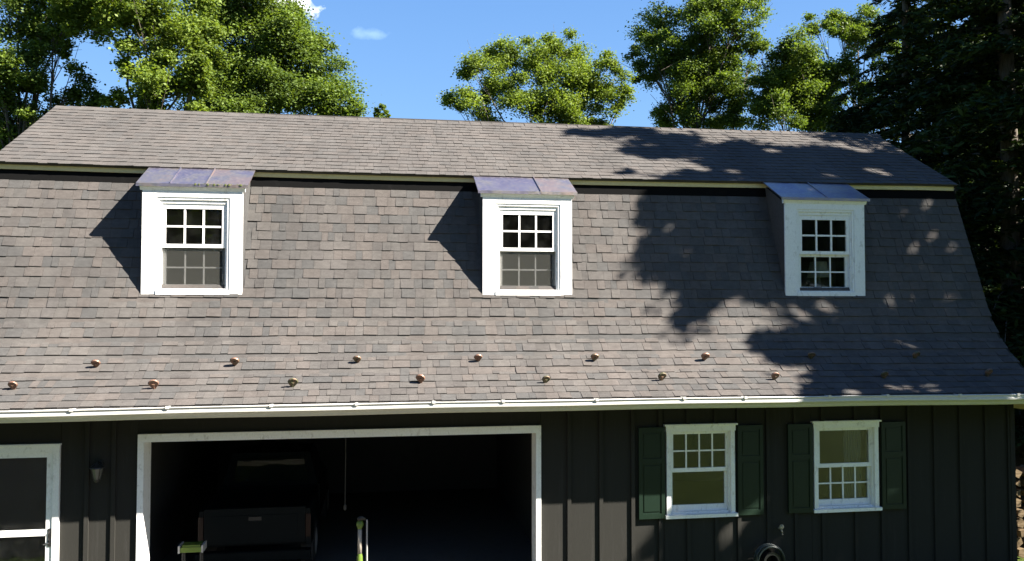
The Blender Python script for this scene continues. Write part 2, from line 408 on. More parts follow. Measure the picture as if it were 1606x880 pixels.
# --- eave: frieze, soffit, gutter
part(MB().prism_x([(-.60, 2.70), (-.62, 2.70), (-.62, 2.785), (-.58, 2.80)], RL, RR, n=24, warp=lambda x: sag(x, 2.7)), 'eave_fascia', M['white'])
part(MB().prism_x([(-.60, 2.705), (-.60, 2.73), (.04, 2.76), (.04, 2.735)], RL, RR, n=4), 'soffit', M['soffit'])
gp = [(-.625, 2.778), (-.625, 2.66), (-.655, 2.648), (-.665, 2.652), (-.678, 2.665), (-.694, 2.69), (-.73, 2.718), (-.752, 2.728), (-.752, 2.752), (-.745, 2.757), (-.745, 2.785), (-.758, 2.789), (-.757, 2.797), (-.738, 2.797), (-.735, 2.785), (-.737, 2.73), (-.69, 2.70), (-.67, 2.675), (-.655, 2.662), (-.635, 2.672), (-.635, 2.778)]
gutter = part(MB().prism_x(gp, RL - .02, RR + .16, n=48, warp=lambda x: sag(x, 2.7) + .003 * math.sin(x * 2.1)), 'gutter', M['gutter'])
for x in (-4.5, -3.62, -2.55, -1.35, -.33, .62, 1.5, 2.72, 3.9, 4.75, 5.95, 6.8, 7.9, 8.8):
    mb = MB(); z = sag(x, 2.7) + .003 * math.sin(x * 2.1)
    mb.box(x - .012, x + .012, -.757, -.628, 2.797 + z, 2.802 + z).box(x - .02, x + .02, -.768, -.74, 2.78 + z, 2.812 + z)
    sub(mb, 'gutter_hanger', M['gutter'], gutter)
part(MB().box(XR + .003, XR + .14, -.6, .02, 2.50, 2.64), 'eave_return', M['cream'])
part(MB().box(XR - .06, XR + .015, -.03, .012, .02, 2.62), 'corner_board', M['siding'])

# --- roof decks
def deck(prof, cutouts, th=.03):
    """roof sheet following a profile of (y,z), leaving out x ranges above a height"""
    mb = MB(); xs = sorted(set([RL, RR] + [c for q in cutouts for c in q[:2]])); fine = []
    for a, b in zip(xs, xs[1:]):
        n = max(1, int((b - a) / .5)); fine += [a + (b - a) * i / n for i in range(n)]
    fine.append(xs[-1])
    for a, b in zip(fine, fine[1:]):
        m = (a + b) / 2; top = 99
        for (c0, c1, zc) in cutouts:
            if c0 < m < c1: top = zc
        for (p, q) in zip(prof, prof[1:]):
            if p[1] >= top - 1e-6: continue
            t = 1 if q[1] <= top else (top - p[1]) / (q[1] - p[1])
            qq = (p[0] + (q[0] - p[0]) * t, p[1] + (q[1] - p[1]) * t)
            sa = [sag(a, p[1]), sag(b, p[1]), sag(b, qq[1]), sag(a, qq[1])]
            up = [(a, p[0], p[1] + sa[0]), (b, p[0], p[1] + sa[1]), (b, qq[0], qq[1] + sa[2]), (a, qq[0], qq[1] + sa[3])]
            dy, dz = qq[0] - p[0], qq[1] - p[1]; L = math.hypot(dy, dz); ny, nz = dz / L * th, -dy / L * th
            lowr = [(x, y + ny, z + nz) for x, y, z in up]
            mb.hexa(lowr + up)
    return mb
DOR = [(-3.273 + 4.683 * k, -3.273 + 4.683 * k + 1.325) for k in range(3)]
DZB, DZT, DY = 4.184, 5.62, .72
lower = part(deck(PROF, [(a + .03, b - .03, DZB + .02) for a, b in DOR]), 'lower_roof_slope', M['shingle'])
UP = [(KY, KZ - .012), (RY, RZ - .012)]
upper = part(deck(UP, []), 'upper_roof_slope', M['shingle'])
rear = [(DEP - y, z) for y, z in PROF][::1]
part(deck([(y, z) for y, z in UP[::1]][::1], []), 'x', M['shingle']).name = 'x'
bpy.data.objects.remove(bpy.data.objects['x'])
rb = MB()
for P in ([(DEP - y, z) for y, z in PROF], [(DEP - KY, KZ), (RY, RZ - .012)]):
    for p, q in zip(P, P[1:]): rb.hexa([(RL, p[0], p[1] - .05), (RR, p[0], p[1] - .05), (RR, q[0], q[1] - .05), (RL, q[0], q[1] - .05), (RL, p[0], p[1]), (RR, p[0], p[1]), (RR, q[0], q[1]), (RL, q[0], q[1])])
part(rb, 'rear_roof_slope', M['shingle'])
# knee: fascia under the upper slope and its small soffit
part(MB().prism_x([(KY + .035, KZ - .1), (KY + .035, KZ - .008), (KY + .06, KZ + .004), (KY + .06, KZ - .1)], RL, RR, n=24, warp=lambda x: sag(x, 6.05)), 'knee_fascia', M['cream'])
part(MB().prism_x([(KY + .061, KZ - .095), (KY + .061, KZ - .075), (KY + .3, KZ - .075), (KY + .3, KZ - .095)], RL, RR), 'knee_soffit', M['soffit'])
part(MB().prism_x([(KY + .03, KZ - .245), (KY + .062, KZ - .098), (KY + .09, KZ - .098), (KY + .058, KZ - .245)], RL, RR, n=24, warp=lambda x: sag(x, 6.05)), 'knee_strip', M['pitch'])  # near-black strip closing the band below the knee fascia
# rakes
for xa, xb in ((RL - .004, RL + .02), (RR - .02, RR + .004)):
    mb = MB()
    for P in (PROF, UP):
        for p, q in zip(P, P[1:]):
            mb.hexa([(xa, p[0] + .02, p[1] - .13), (xb, p[0] + .02, p[1] - .13), (xb, q[0] + .02, q[1] - .13), (xa, q[0] + .02, q[1] - .13), (xa, p[0], p[1] - .0), (xb, p[0], p[1] - .0), (xb, q[0], q[1] - .0), (xa, q[0], q[1] - .0)])
    part(mb, 'rake_board', M['siding'])

# --- shingles: tabs on every course
EXP = .15
cum = [0]
for p, q in zip(PROF, PROF[1:]): cum.append(cum[-1] + math.hypot(q[0] - p[0], q[1] - p[1]))
def at_s(s, P=PROF, C_=cum):
    for i in range(len(P) - 1):
        if s <= C_[i + 1] or i == len(P) - 2:
            t = (s - C_[i]) / (C_[i + 1] - C_[i]); p, q = P[i], P[i + 1]
            return p[0] + (q[0] - p[0]) * t, p[1] + (q[1] - p[1]) * t, math.atan2(q[1] - p[1], q[0] - p[0])
WID = [.09, .12, .14, .165, .195, .235]
TAB = {}
def tab_mesh(w, thick, var, ln):
    k = (w, thick, var, ln)
    if k in TAB: return TAB[k]
    r = random.Random(hash(k) % 9999); j = r.uniform(-.004, .004); e = r.uniform(-.003, .003)
    th = (.015 if thick else .008) if ln > .18 else (.012 if thick else .0075)
    v = [(0.0015, j, .002), (w - .0015, e, .002), (w - .0015, ln, -.004), (.0015, ln, -.004), (.0015, j, .002 + th), (w - .0015, e, .002 + th), (w - .0015, ln, .001), (.0015, ln, .001)]
    me = bpy.data.meshes.new('shingle'); f = [(0, 3, 2, 1), (4, 5, 6, 7), (0, 1, 5, 4), (1, 2, 6, 5), (2, 3, 7, 6), (3, 0, 4, 7)]
    me.from_pydata(v, [], f); me.materials.append(M['shingle']); TAB[k] = me; return me
Fv = Vector((math.sin(YAW) * math.cos(PITCH), math.cos(YAW) * math.cos(PITCH), math.sin(PITCH)))
Rv = Vector((math.cos(YAW), -math.sin(YAW), 0)); Uv = Rv.cross(Fv)
def seen_at(p):
    d = Vector(p) - CAM; z = d.dot(Fv); return 803 + FPX * d.dot(Rv) / z, 440 - FPX * d.dot(Uv) / z, z
tabs = []
def lay(ncourse, pos, cut, jit, tag_):
    for c in range(ncourse):
        x = RL; first = True; thick = rng.random() < .5
        ph = rng.uniform(0, 6)
        while x < RR - .03:
            w = rng.choice(WID) * (rng.uniform(.4, 1) if first else 1); first = False; w = round(w, 3)
            if RR - x - w < .07: w = round(RR - x + .012, 3)
            thick = not thick if rng.random() < .8 else thick
            x0, x1 = x, x + w; x += w
            if x0 < RL: continue
            if x1 > RR + .02:
                continue
            s = c * EXP + rng.uniform(-.0035, .0035) + jit * (math.sin(x * 1.3 + ph) + .5 * math.sin(x * 3.1 + ph * 2))
            y, z, th = pos(max(s, .001))
            if cut and any(a - .0 < x1 and x0 < b + .0 and z > DZB - .06 for a, b in DOR):
                if not any(a - .0 < x1 - .03 and x0 + .03 < b for a, b in DOR) : pass
                elif z > DZB - .02: continue
            z += sag((x0 + x1) / 2, z)
            lift = rng.uniform(0, .0025)
            m = Matrix.Translation((x0, y, z)) @ Matrix.Rotation(th, 4, 'X') @ Matrix.Translation((0, 0, lift)) @ Matrix.Rotation(rng.uniform(-.008, .008), 4, 'Z')
            px, py, d = seen_at((x0 + w / 2, y, z))
            vis = w / d * 1000 if (0 < px < 1606) else 0
            tabs.append([m, (w, thick, rng.randrange(3), .19 if tag_ == 'lo' else .175), vis * abs(math.sin(th - .0)) if tag_ == 'lo' else 0, tag_])
nl = int((cum[-1] - .02) / EXP)
lay(nl, lambda s: at_s(min(s, cum[-1] - .01)), True, .003, 'lo')
UL = math.hypot(RY - KY, RZ - KZ); ua = math.atan2(RZ - KZ, RY - KY)
lay(int(UL / EXP), lambda s: (KY - .035 * math.cos(ua) + s * math.cos(ua), KZ - .035 * math.sin(ua) + .0 + s * math.sin(ua), ua), False, .008, 'up')
tabs.sort(key=lambda t: -t[2])
cells = [(0, 3, 2, 1), (4, 5, 6, 7), (0, 1, 5, 4), (1, 2, 6, 5), (2, 3, 7, 6), (3, 0, 4, 7)]
joined = {'lo': MB(), 'up': MB()}
for i, (m, k, vis, tg) in enumerate(tabs):
    me = tab_mesh(*k)
    if i < 300:
        o = bpy.data.objects.new('shingle', me); COL.objects.link(o); o.matrix_world = m; o.parent = lower; o.matrix_parent_inverse = Matrix.Identity(4)
        o.matrix_basis = m
    else:
        J = joined[tg]; b = len(J.v); J.v += [tuple(m @ v.co) for v in me.vertices]; J.f += [tuple(b + a for a in q) for q in cells]
o = sub(joined['lo'], 'shingle_courses', M['shingle'], lower); o['kind'] = 'stuff'
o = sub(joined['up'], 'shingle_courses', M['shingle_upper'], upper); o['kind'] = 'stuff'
# ridge caps
mb = MB(); x = RL
while x < RR - .1:
    w = .2; z = RZ + sag(x, 7.4) + rng.uniform(-.003, .006)
    mb.hexa([(x, RY - .15, z - .095), (x + w + .05, RY - .15, z - .1), (x + w + .05, RY, z - .01), (x, RY, z - .005), (x, RY - .15, z - .078), (x + w + .05, RY - .15, z - .088), (x + w + .05, RY, z + .004), (x, RY, z + .014)])
    mb.hexa([(x, RY, z - .005), (x + w + .05, RY, z - .01), (x + w + .05, RY + .15, z - .1), (x, RY + .15, z - .095), (x, RY, z + .014), (x + w + .05, RY, z + .004), (x + w + .05, RY + .15, z - .088), (x, RY + .15, z - .078)])
    x += w
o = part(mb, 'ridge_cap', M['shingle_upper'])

# --- snow guards: small cast copper knobs in two staggered rows
def on_roof(x, z):
    for p, q in zip(PROF, PROF[1:]):
        if p[1] <= z <= q[1]:
            t = (z - p[1]) / (q[1] - p[1]); return p[0] + (q[0] - p[0]) * t, math.atan2(q[1] - p[1], q[0] - p[0])
def guard():
    mb = MB(); mb.box(-.03, .03, -.02, .12, .018, .022)                     # strap under the course above
    mb.tube([(0, .0, .02), (0, -.01, .05), (0, -.015, .07)], [.016, .013, .02], 8)
    ring = [(.05 * math.cos(math.pi * k / 8), .034 * math.sin(math.pi * k / 8)) for k in range(9)] + [(-.04, -.016), (-.022, -.034), (-.012, -.05), (.012, -.05), (.022, -.034), (.04, -.016)]
    b = len(mb.v); n = len(ring)                                             # rounded face plate tapering down to the strap
    for dy in (-.014, .0, .012):
        k = 1 if dy == 0 else .86
        for (u, w) in ring: mb.v.append((u * k, -.012 + dy - .25 * w, .068 + w * k))
    mb.f.append(tuple(b + i for i in range(n))); mb.f.append(tuple(b + 2 * n + i for i in range(n))[::-1])
    for q in range(2):
        for i in range(n): mb.f.append((b + q * n + i, b + q * n + (i + 1) % n, b + q * n + n + (i + 1) % n, b + q * n + n + i))
    return mb
g0 = None
for i, (x, z) in enumerate([(-4.46, 3.018), (-3.627, 3.258), (-2.822, 2.993), (-1.929, 3.257), (-1.159, 2.985), (-.339, 3.274), (.478, 3.012), (1.29, 3.275), (2.124, 2.989), (2.91, 3.268), (3.755, 3.002), (4.517, 3.261), (5.393, 2.998), (6.164, 3.274), (7.074, 3.003), (7.809, 3.268), (8.738, 3.02)]):
    y, th = on_roof(x, z)
    if g0 is None: g0 = guard().build('snow_guard', M['guard']); o = g0
    else: o = g0.copy(); COL.objects.link(o)
    o.parent = house; o.matrix_parent_inverse = Matrix.Translation((-2, -3.8, 0))
    o.location = (x, y, z - .05 + sag(x, z)); o.rotation_euler = (th - .15, rng.uniform(-.1, .1), rng.uniform(-.25, .25)); s = rng.uniform(1.15, 1.35); o.scale = (s, s, s * 1.35)

# ------------------------------------------------------------------ dormers
def sash(par, x0, x1, z0, z1, y, cols, rows, st, rt, rb_, mw, gl, bar=.014, mat_='white', uneven=0):
    """one sash: frame, panes, glazing bars. y = outer face"""
    fr = MB().box(x0, x0 + st, y, y + .04, z0, z1).box(x1 - st, x1, y, y + .04, z0, z1).box(x0 + st, x1 - st, y + .001, y + .039, z1 - rt, z1).box(x0 + st, x1 - st, y + .001, y + .039, z0, z0 + rb_)
    sub(fr, 'sash', M[mat_], par)
    gx0, gx1, gz0, gz1 = x0 + st, x1 - st, z0 + rb_, z1 - rt
    for i in range(cols):
        for j in range(rows):
            a = gx0 + (gx1 - gx0) * i / cols; b = gx0 + (gx1 - gx0) * (i + 1) / cols
            c = gz0 + (gz1 - gz0) * j / rows; d = gz0 + (gz1 - gz0) * (j + 1) / rows
            t = rng.uniform(-.002, .002)
            p = MB().hexa([(a, y + .02, c), (b, y + .02 + t, c), (b, y + .024 + t, c), (a, y + .024, c), (a, y + .02 + t, d), (b, y + .02, d), (b, y + .024, d), (a, y + .024 + t, d)])
            sub(p, 'pane', M[gl], par)
    for i in range(1, cols):
        a = gx0 + (gx1 - gx0) * i / cols; sub(MB().box(a - mw / 2, a + mw / 2, y + .008, y + .032, gz0, gz1), 'muntin', M[mat_], par)
    for j in range(1, rows):
        c = gz0 + (gz1 - gz0) * j / rows; sub(MB().box(gx0, gx1, y + .010, y + .030, c - mw / 2, c + mw / 2), 'muntin', M[mat_], par)
def slope_y(z):
    for p, q in zip(PROF, PROF[1:]):
        if p[1] <= z <= q[1]: return p[0] + (q[0] - p[0]) * (z - p[1]) / (q[1] - p[1])
    return PROF[-1][0]
def dormer(k):
    x0, x1 = DOR[k]; zb = DZB; Y = DY
    X = lambda u: x0 + u * (1.325 / 1.333)
    zt = zb + 1.44
    body = MB()
    # face boards: sides, head, sill apron
    body.box(x0, X(.19), Y, Y + .03, zb, zt).box(X(1.16), x1, Y, Y + .03, zb, zt)
    body.box(X(.19), X(1.16), Y + .001, Y + .03, zb + 1.338, zt).box(X(.19), X(1.16), Y - .012, Y + .05, zb - .004, zb + .058)
    # cheeks running back into the slope
    for a, b in ((x0 + .004, x0 + .05), (x1 - .05, x1 - .004)):
        pass
    dm = part(body, 'dormer', M['white'])
    for a, b in ((x0 + .004, x0 + .05), (x1 - .05, x1 - .004)):
        sub(MB().prism_x([(Y + .03, zb), (Y + .03, zt), (1.42, 5.98), (1.42, 5.6), (slope_y(zb + .1) + .1, zb)], a, b), 'cheek', M['shingle'], dm)
    # crown under the roof edge
    sub(MB().prism_x([(Y - .002, zt - .012), (Y - .028, zt + .035), (Y - .028, zt + .05), (Y + .03, zt + .05), (Y + .03, zt - .012)], x0 - .03, x1 + .03), 'crown_moulding', M['white'], dm)
    # metal roof in folded sheets
    rw0, rw1 = x0 - .075, x1 + .075
    seams_ = {0: (.3, .62), 1: (.63,), 2: (.52,)}[k]
    us = [0] + list(seams_) + [1]
    yb, zb2, yf, zf = KY + .0, KZ + .0 + sag((x0 + x1) / 2, 6.05) - .008, Y - .04, zt + .075
    for u0, u1 in zip(us, us[1:]):
        a = rw0 + (rw1 - rw0) * u0 + (.001 if u0 else 0); b = rw0 + (rw1 - rw0) * u1 - .001
        j = rng.uniform(0, .006)
        p = MB().hexa([(a, yf, zf - .018), (b, yf, zf - .018), (b, yb, zb2 - .018), (a, yb, zb2 - .018), (a, yf, zf + j), (b, yf, zf), (b, yb, zb2), (a, yb, zb2 + j)])
        p.box(a, b, yf - .004, yf, zf - .04, zf + .002)
        if u0: p.hexa([(a - .012, yf, zf), (a + .006, yf, zf), (a + .006, yb, zb2), (a - .012, yb, zb2), (a - .01, yf, zf + .02), (a + .004, yf, zf + .02), (a + .004, yb, zb2 + .02), (a - .01, yb, zb2 + .02)])
        sub(p, 'roof_sheet', M['copper'], dm)
    if k == 0:                                                              # moss along the right half of the lip
        ms = MB(); rm_ = random.Random(4)
        for q in range(46):
            u = rw0 + (rw1 - rw0) * rm_.uniform(.5, .97); rr = rm_.uniform(.008, .02)
            ms.lathe([(0, zf + rr * .9), (rr * .8, zf + rr * .4), (rr, zf - rr * .8), (0, zf - rr)], (u, yf - rm_.uniform(-.02, .004), 0), 6)
        mo = sub(ms, 'moss', M['moss'], dm); mo['kind'] = 'stuff'
    # window frame
    fx0, fx1, fz0, fz1 = X(.19), X(1.16), zb + .058, zb + 1.338
    fr = MB().box(fx0, fx0 + .035, Y + .012, Y + .16, fz0, fz1).box(fx1 - .035, fx1, Y + .012, Y + .16, fz0, fz1).box(fx0 + .035, fx1 - .035, Y + .012, Y + .16, fz1 - .035, fz1).box(fx0 + .035, fx1 - .035, Y + .02, Y + .18, fz0, fz0 + .02)
    fr.box(fx0 + .035, fx0 + .06, Y + .03, Y + .16, fz0 + .02, fz1 - .035).box(fx1 - .06, fx1 - .035, Y + .03, Y + .16, fz0 + .02, fz1 - .035).box(fx0 + .06, fx1 - .06, Y + .03, Y + .16, fz1 - .085, fz1 - .035)
    sub(fr, 'window_frame', M['white'], dm)
    sx0, sx1 = fx0 + .0605, fx1 - .0605
    sash(dm, sx0, sx1, zb + .645, zb + 1.252, Y + .042, 3, 2, .05, .07, .05, .026, 'glass')
    sash(dm, sx0, sx1, zb + .08, zb + .652, Y + .084, 3, 2, .05, .045, .06, .02, 'glass')
    if k < 2: sub(MB().box(sx0 + .012, sx1 - .012, Y + .066, Y + .069, zb + .085, zb + .645), 'insect_screen', M['screen'], dm)
    # room box behind the window so the attic reads as a dim room
    rm = MB().box(x0 + .05, x1 - .05, 1.2, 3.2, zb - .06, zb - .02)
    sub(rm, 'window_seat', M['room'], dm)
    if k == 2:
        c = (x0 + .66 + .12, Y + .42)
        lamp = MB().lathe([(.0, zb + .02), (.08, zb + .02), (.08, zb + .05), (.03, zb + .08), (.04, zb + .2), (.02, zb + .3), (.012, zb + .32), (.012, zb + .36)], (c[0], c[1], 0), 12)
        o = empty('table_lamp', (c[0], c[1], zb + .02), 'pale shaded table lamp standing inside the shaded right dormer window', 'lamp')
        b_ = lamp.build('lamp_base', M['greymetal'], o, origin=None); b_.matrix_parent_inverse = Matrix.Translation((-c[0], -c[1], -zb - .02))
        sh = MB().lathe([(.18, zb + .3), (.13, zb + .55)], (c[0], c[1], 0), 20).build('lamp_shade', M['shade'], o, smooth=True); sh.matrix_parent_inverse = b_.matrix_parent_inverse
        sub(MB().box(x0 + .1, x1 - .1, Y + .17, 1.2, zb - .02, zb + .02), 'window_shelf', M['room'], dm)
    dm['label'] = ['white dormer whose patchy mauve metal roof has moss along its lip', 'white dormer above the open garage with two tone copper roof', 'white dormer in tree shade with bluish metal roof'][k]
    return dm
for k in range(3): dormer(k)

# ------------------------------------------------------------------ lower windows
def lower_window(k):
    x0, z0, x1, z1 = WIN[k]; Y = -.02
    cs = MB().box(x0, x0 + .06, Y, .05, z0 + .045, z1 - .1).box(x1 - .06, x1, Y, .05, z0 + .045, z1 - .1)
    cs.box(x0 - .01, x1 + .01, Y - .008, .05, z1 - .1, z1 - .02)
    cs.box(x0 - .035, x1 + .035, Y - .03, .04, z1 - .02, z1 + .004)
    cs.box(x0 - .025, x1 + .025, Y - .035, .06, z0, z0 + .045)
    w = part(cs, 'window', M['white'])
    fr = MB().box(x0 + .06, x0 + .085, .03, .15, z0 + .045, z1 - .1).box(x1 - .085, x1 - .06, .03, .15, z0 + .045, z1 - .1).box(x0 + .085, x1 - .085, .031, .15, z1 - .125, z1 - .1).box(x0 + .085, x1 - .085, .025, .16, z0 + .045, z0 + .07)
    sub(fr, 'window_frame', M['white'], w)
    a, b = x0 + .0855, x1 - .0855
    up_, lo_ = ((4, 2), (1, 1)) if k == 0 else ((1, 1), (4, 2))
    sash(w, a, b, z0 + .625, z1 - .1255, .035, *up_, .03, .02, .055, .02, 'glass')
    sash(w, a, b, z0 + .0705, z0 + .66, .078, *lo_, .03, .045, .085, .02, 'glass')
    w['label'] = ['window with glazing bars in its upper sash', 'window with glazing bars in its lower sash'][k]
    if k == 1:
        cu = MB()
        for q in range(14):
            c0 = a + .5 + q * .02; cu.poly((c0, .2 + .012 * (q % 2), z0 + .08), (c0 + .02, .2 + .012 * ((q + 1) % 2), z0 + .08), (c0 + .02, .2 + .012 * ((q + 1) % 2), z1 - .13), (c0, .2 + .012 * (q % 2), z1 - .13))
        sub(cu, 'curtain', M['room'], w)
    for sx0, sx1 in ((x0 - .41, x0 - .035), (x1 + .035, x1 + .415)):
        zc = (z0 + z1) / 2 + .02; za, zb_ = z0 + .01, z1 - .03
        s = MB().box(sx0, sx0 + .05, -.045, -.02, za, zb_).box(sx1 - .05, sx1, -.045, -.02, za, zb_)
        for (p, q) in ((za, za + .07), (zc + .1, zc + .17), (zb_ - .06, zb_)): s.box(sx0 + .05, sx1 - .05, -.044, -.021, p, q)
        sh = part(s, 'shutter', M['shutter'])
        for (p, q) in ((za + .07, zc + .1), (zc + .17, zb_ - .06)):
            sub(MB().box(sx0 + .05, sx1 - .05, -.032, -.022, p, q).box(sx0 + .075, sx1 - .075, -.040, -.032, p + .03, q - .03), 'raised_panel', M['shutter'], sh)
for k in range(2): lower_window(k)

# ------------------------------------------------------------------ garage bay
DPT = .30
door = MB().box(GL, gi0, -.035, DPT, .0, GZ)
part(door, 'garage_jamb', M['white'])
part(MB().box(gi1, GR, -.035, DPT, .0, GZ), 'garage_jamb', M['white'])
part(MB().box(gi0, gi1, -.036, DPT, giz, GZ + .002), 'garage_header', M['white'])
# raised sectional door overhead on its tracks, kept as slats
for i in range(4):
    part(MB().box(gi0 + .08, gi1 - .08, .5 + i * .56, 1.04 + i * .56, 2.40, 2.44), 'overhead_door_panel', M['dark'])
part(MB().box(-.53, -.49, .35, 3.6, 2.46, 2.53), 'opener_rail', M['greymetal'])
prop(MB().tube([(-.52, .55, 2.46), (-.515, .55, 2.0), (-.52, .555, 1.3)], .005, 6).lathe([(0, 1.3), (.02, 1.27), (.02, 1.22), (0, 1.2)], (-.52, .555, 0), 8).build('pull_cord', M['dark']), 'thin pull cord hanging in the middle of the dark garage opening', 'cord')

# ------------------------------------------------------------------ storm door at the left
cs = MB().box(DX1 - .075, DX1, -.03, .06, 0, DZ - .09).box(DX0, DX0 + .075, -.03, .06, 0, DZ - .09).box(DX0, DX1, -.032, .06, DZ - .09, DZ - .012).box(DX0 - .01, DX1 + .01, -.045, .06, DZ - .012, DZ + .01)
dr = part(cs, 'storm_door', M['white'])
a, b = DX0 + .077, DX1 - .077
leaf = MB().box(a, a + .075, -.012, .02, .06, DZ - .092).box(b - .075, b, -.012, .02, .06, DZ - .092).box(a + .075, b - .075, -.011, .019, DZ - .16, DZ - .092).box(a + .075, b - .075, -.011, .019, .06, .3)
sub(leaf, 'door_leaf', M['white'], dr)
sub(MB().box(a + .075, b - .075, -.02, .019, 1.165, 1.24), 'cross_rail', M['white'], dr)
sub(MB().box(a + .075, b - .075, .004, .008, .3, 1.165), 'pane', M['glass'], dr)
sub(MB().box(a + .075, b - .075, .004, .008, 1.24, DZ - .16), 'pane', M['glass'], dr)
hx = b - .03
sub(MB().box(hx - .018, hx + .018, -.022, -.012, 1.03, 1.25).tube([(hx, -.02, 1.22), (hx, -.05, 1.2), (hx, -.052, 1.12), (hx, -.02, 1.1)], .008, 6).tube([(hx, -.02, 1.07), (hx - .06, -.045, 1.06)], .008, 6), 'handle', M['black'], dr)
part(MB().box(DX0 + .05, DX1 - .05, .12, .15, .03, 2.22), 'inner_door', M['dark'])

# ------------------------------------------------------------------ lantern, spigot, hose
lx, lz = -3.53, 1.98
L = empty('wall_lantern', (lx, .0, lz), 'small black wall lantern between the storm door and the garage', 'lantern')
def lp(mb, name, m, **k):
    o = mb.build(name, m, L, **k); o.matrix_parent_inverse = Matrix.Translation((-lx, 0, -lz)); return o
lp(MB().box(lx - .035, lx + .035, -.018, .012, lz - .08, lz + .09), 'back_plate', M['black'])
lp(MB().tube([(lx, -.01, lz + .06), (lx, -.06, lz + .1), (lx, -.11, lz + .085)], .009, 6), 'arm', M['black'])
lp(MB().lathe([(0, lz + .1), (.02, lz + .085), (.085, lz + .035), (.09, lz + .02), (.0, lz + .02)], (lx, -.11, 0), 8), 'cap', M['black'])
lp(MB().lathe([(.07, lz + .02), (.035, lz - .12), (0, lz - .12)], (lx, -.11, 0), 8), 'lantern_glass', M['frost'])
cg = MB()
for q in range(4):
    a_ = math.pi / 4 + q * math.pi / 2; cg.tube([(lx + .075 * math.cos(a_), -.11 + .075 * math.sin(a_), lz + .02), (lx + .038 * math.cos(a_), -.11 + .038 * math.sin(a_), lz - .13)], .005, 5)
cg.lathe([(0, lz - .12), (.04, lz - .12), (.03, lz - .15), (0, lz - .16)], (lx, -.11, 0), 8)
lp(cg, 'cage', M['black'])
sp = MB().tube([(5.58, .01, .86), (5.58, -.07, .86), (5.58, -.1, .83), (5.58, -.1, .80)], .013, 8).lathe([(.03, -.075), (.034, -.085), (.012, -.09), (0, -.09)], (5.58, 0, .90), 10, 'y')
for q in range(5): sp.tube([(5.58, -.095, .9), (5.58 + .03 * math.cos(q * 1.257), -.095, .9 + .03 * math.sin(q * 1.257))], .007, 5)
part(sp, 'spigot', M['brass'])
HO = empty('garden_hose', (5.38, -.1, .43), 'grey green garden hose coiled on a bracket below the paired windows', 'hose')
hc = MB()
pts = []
for i in range(0, 6 * 24 + 1):
    a_ = i / 24 * 2 * math.pi; k = i / 24
    r = .205 + .012 * math.sin(k * 2.3); pts.append((5.38 + r * math.cos(a_), -.06 - .022 * k, .45 + r * math.sin(a_) * 1.02))
o = hc.tube(pts, .011, 6).build('hose_coil', M['hose'], HO, smooth=True); o.matrix_parent_inverse = Matrix.Translation((-5.38, .1, -.43))
o = MB().lathe([(.13, -.2), (.13, -.19), (.09, -.19), (.09, .0), (.12, .0), (.12, .012), (0, .012)], (5.38, -.0, .45), 20, 'y').build('hose_bracket', M['black'], HO); o.matrix_parent_inverse = Matrix.Translation((-5.38, .1, -.43))

# ------------------------------------------------------------------ things in the garage
car = empty('parked_truck', (-1.84, 1.4, .03), 'dark boxy pickup truck parked tail out inside the open garage', 'truck')
def cp(mb, name, m, parent=car): return mb.build(name, m, parent)
bd = MB().hexa([(-.8, 0, .5), (-.72, 0, .5), (-.72, 1.55, .5), (-.8, 1.55, .5), (-.78, 0, 1.03), (-.72, 0, 1.03), (-.72, 1.55, 1.03), (-.78, 1.55, 1.03)])
bd.hexa([(.72, 0, .5), (.8, 0, .5), (.8, 1.55, .5), (.72, 1.55, .5), (.72, 0, 1.03), (.78, 0, 1.03), (.78, 1.55, 1.03), (.72, 1.55, 1.03)])
bd.box(-.72, .72, .06, 1.55, .5, .56).box(-.72, .72, 1.5, 1.55, .56, 1.03)
cp(bd, 'truck_bed', M['carpaint'])
tg = cp(MB().box(-.715, .715, .0, .05, .54, 1.04).box(-.6, .6, -.008, .0, .62, .95).box(-.715, .715, -.012, .06, 1.04, 1.055), 'tailgate', M['carpaint'])
cp(MB().box(-.09, .09, -.022, -.008, .88, .93), 'tailgate_handle', M['black'], tg)
cb = MB().hexa([(-.8, 1.56, .5), (.8, 1.56, .5), (.8, 3.1, .5), (-.8, 3.1, .5), (-.8, 1.56, 1.05), (.8, 1.56, 1.05), (.8, 3.2, 1.02), (-.8, 3.2, 1.02)])
cb.hexa([(-.76, 1.6, 1.05), (.76, 1.6, 1.05), (.76, 3.1, 1.05), (-.76, 3.1, 1.05), (-.62, 1.72, 1.56), (.62, 1.72, 1.56), (.62, 2.6, 1.56), (-.62, 2.6, 1.56)])
cb.hexa([(-.78, 3.1, .45), (.78, 3.1, .45), (.72, 4.2, .45), (-.72, 4.2, .45), (-.78, 3.1, 1.02), (.78, 3.1, 1.02), (.7, 4.2, .92), (-.7, 4.2, .92)])
cp(cb, 'cab', M['carpaint'])
cp(MB().hexa([(-.6, 1.60, 1.12), (.6, 1.60, 1.12), (.6, 1.63, 1.12), (-.6, 1.63, 1.12), (-.52, 1.69, 1.5), (.52, 1.69, 1.5), (.52, 1.72, 1.5), (-.52, 1.72, 1.5)]), 'rear_window', M['glass'])
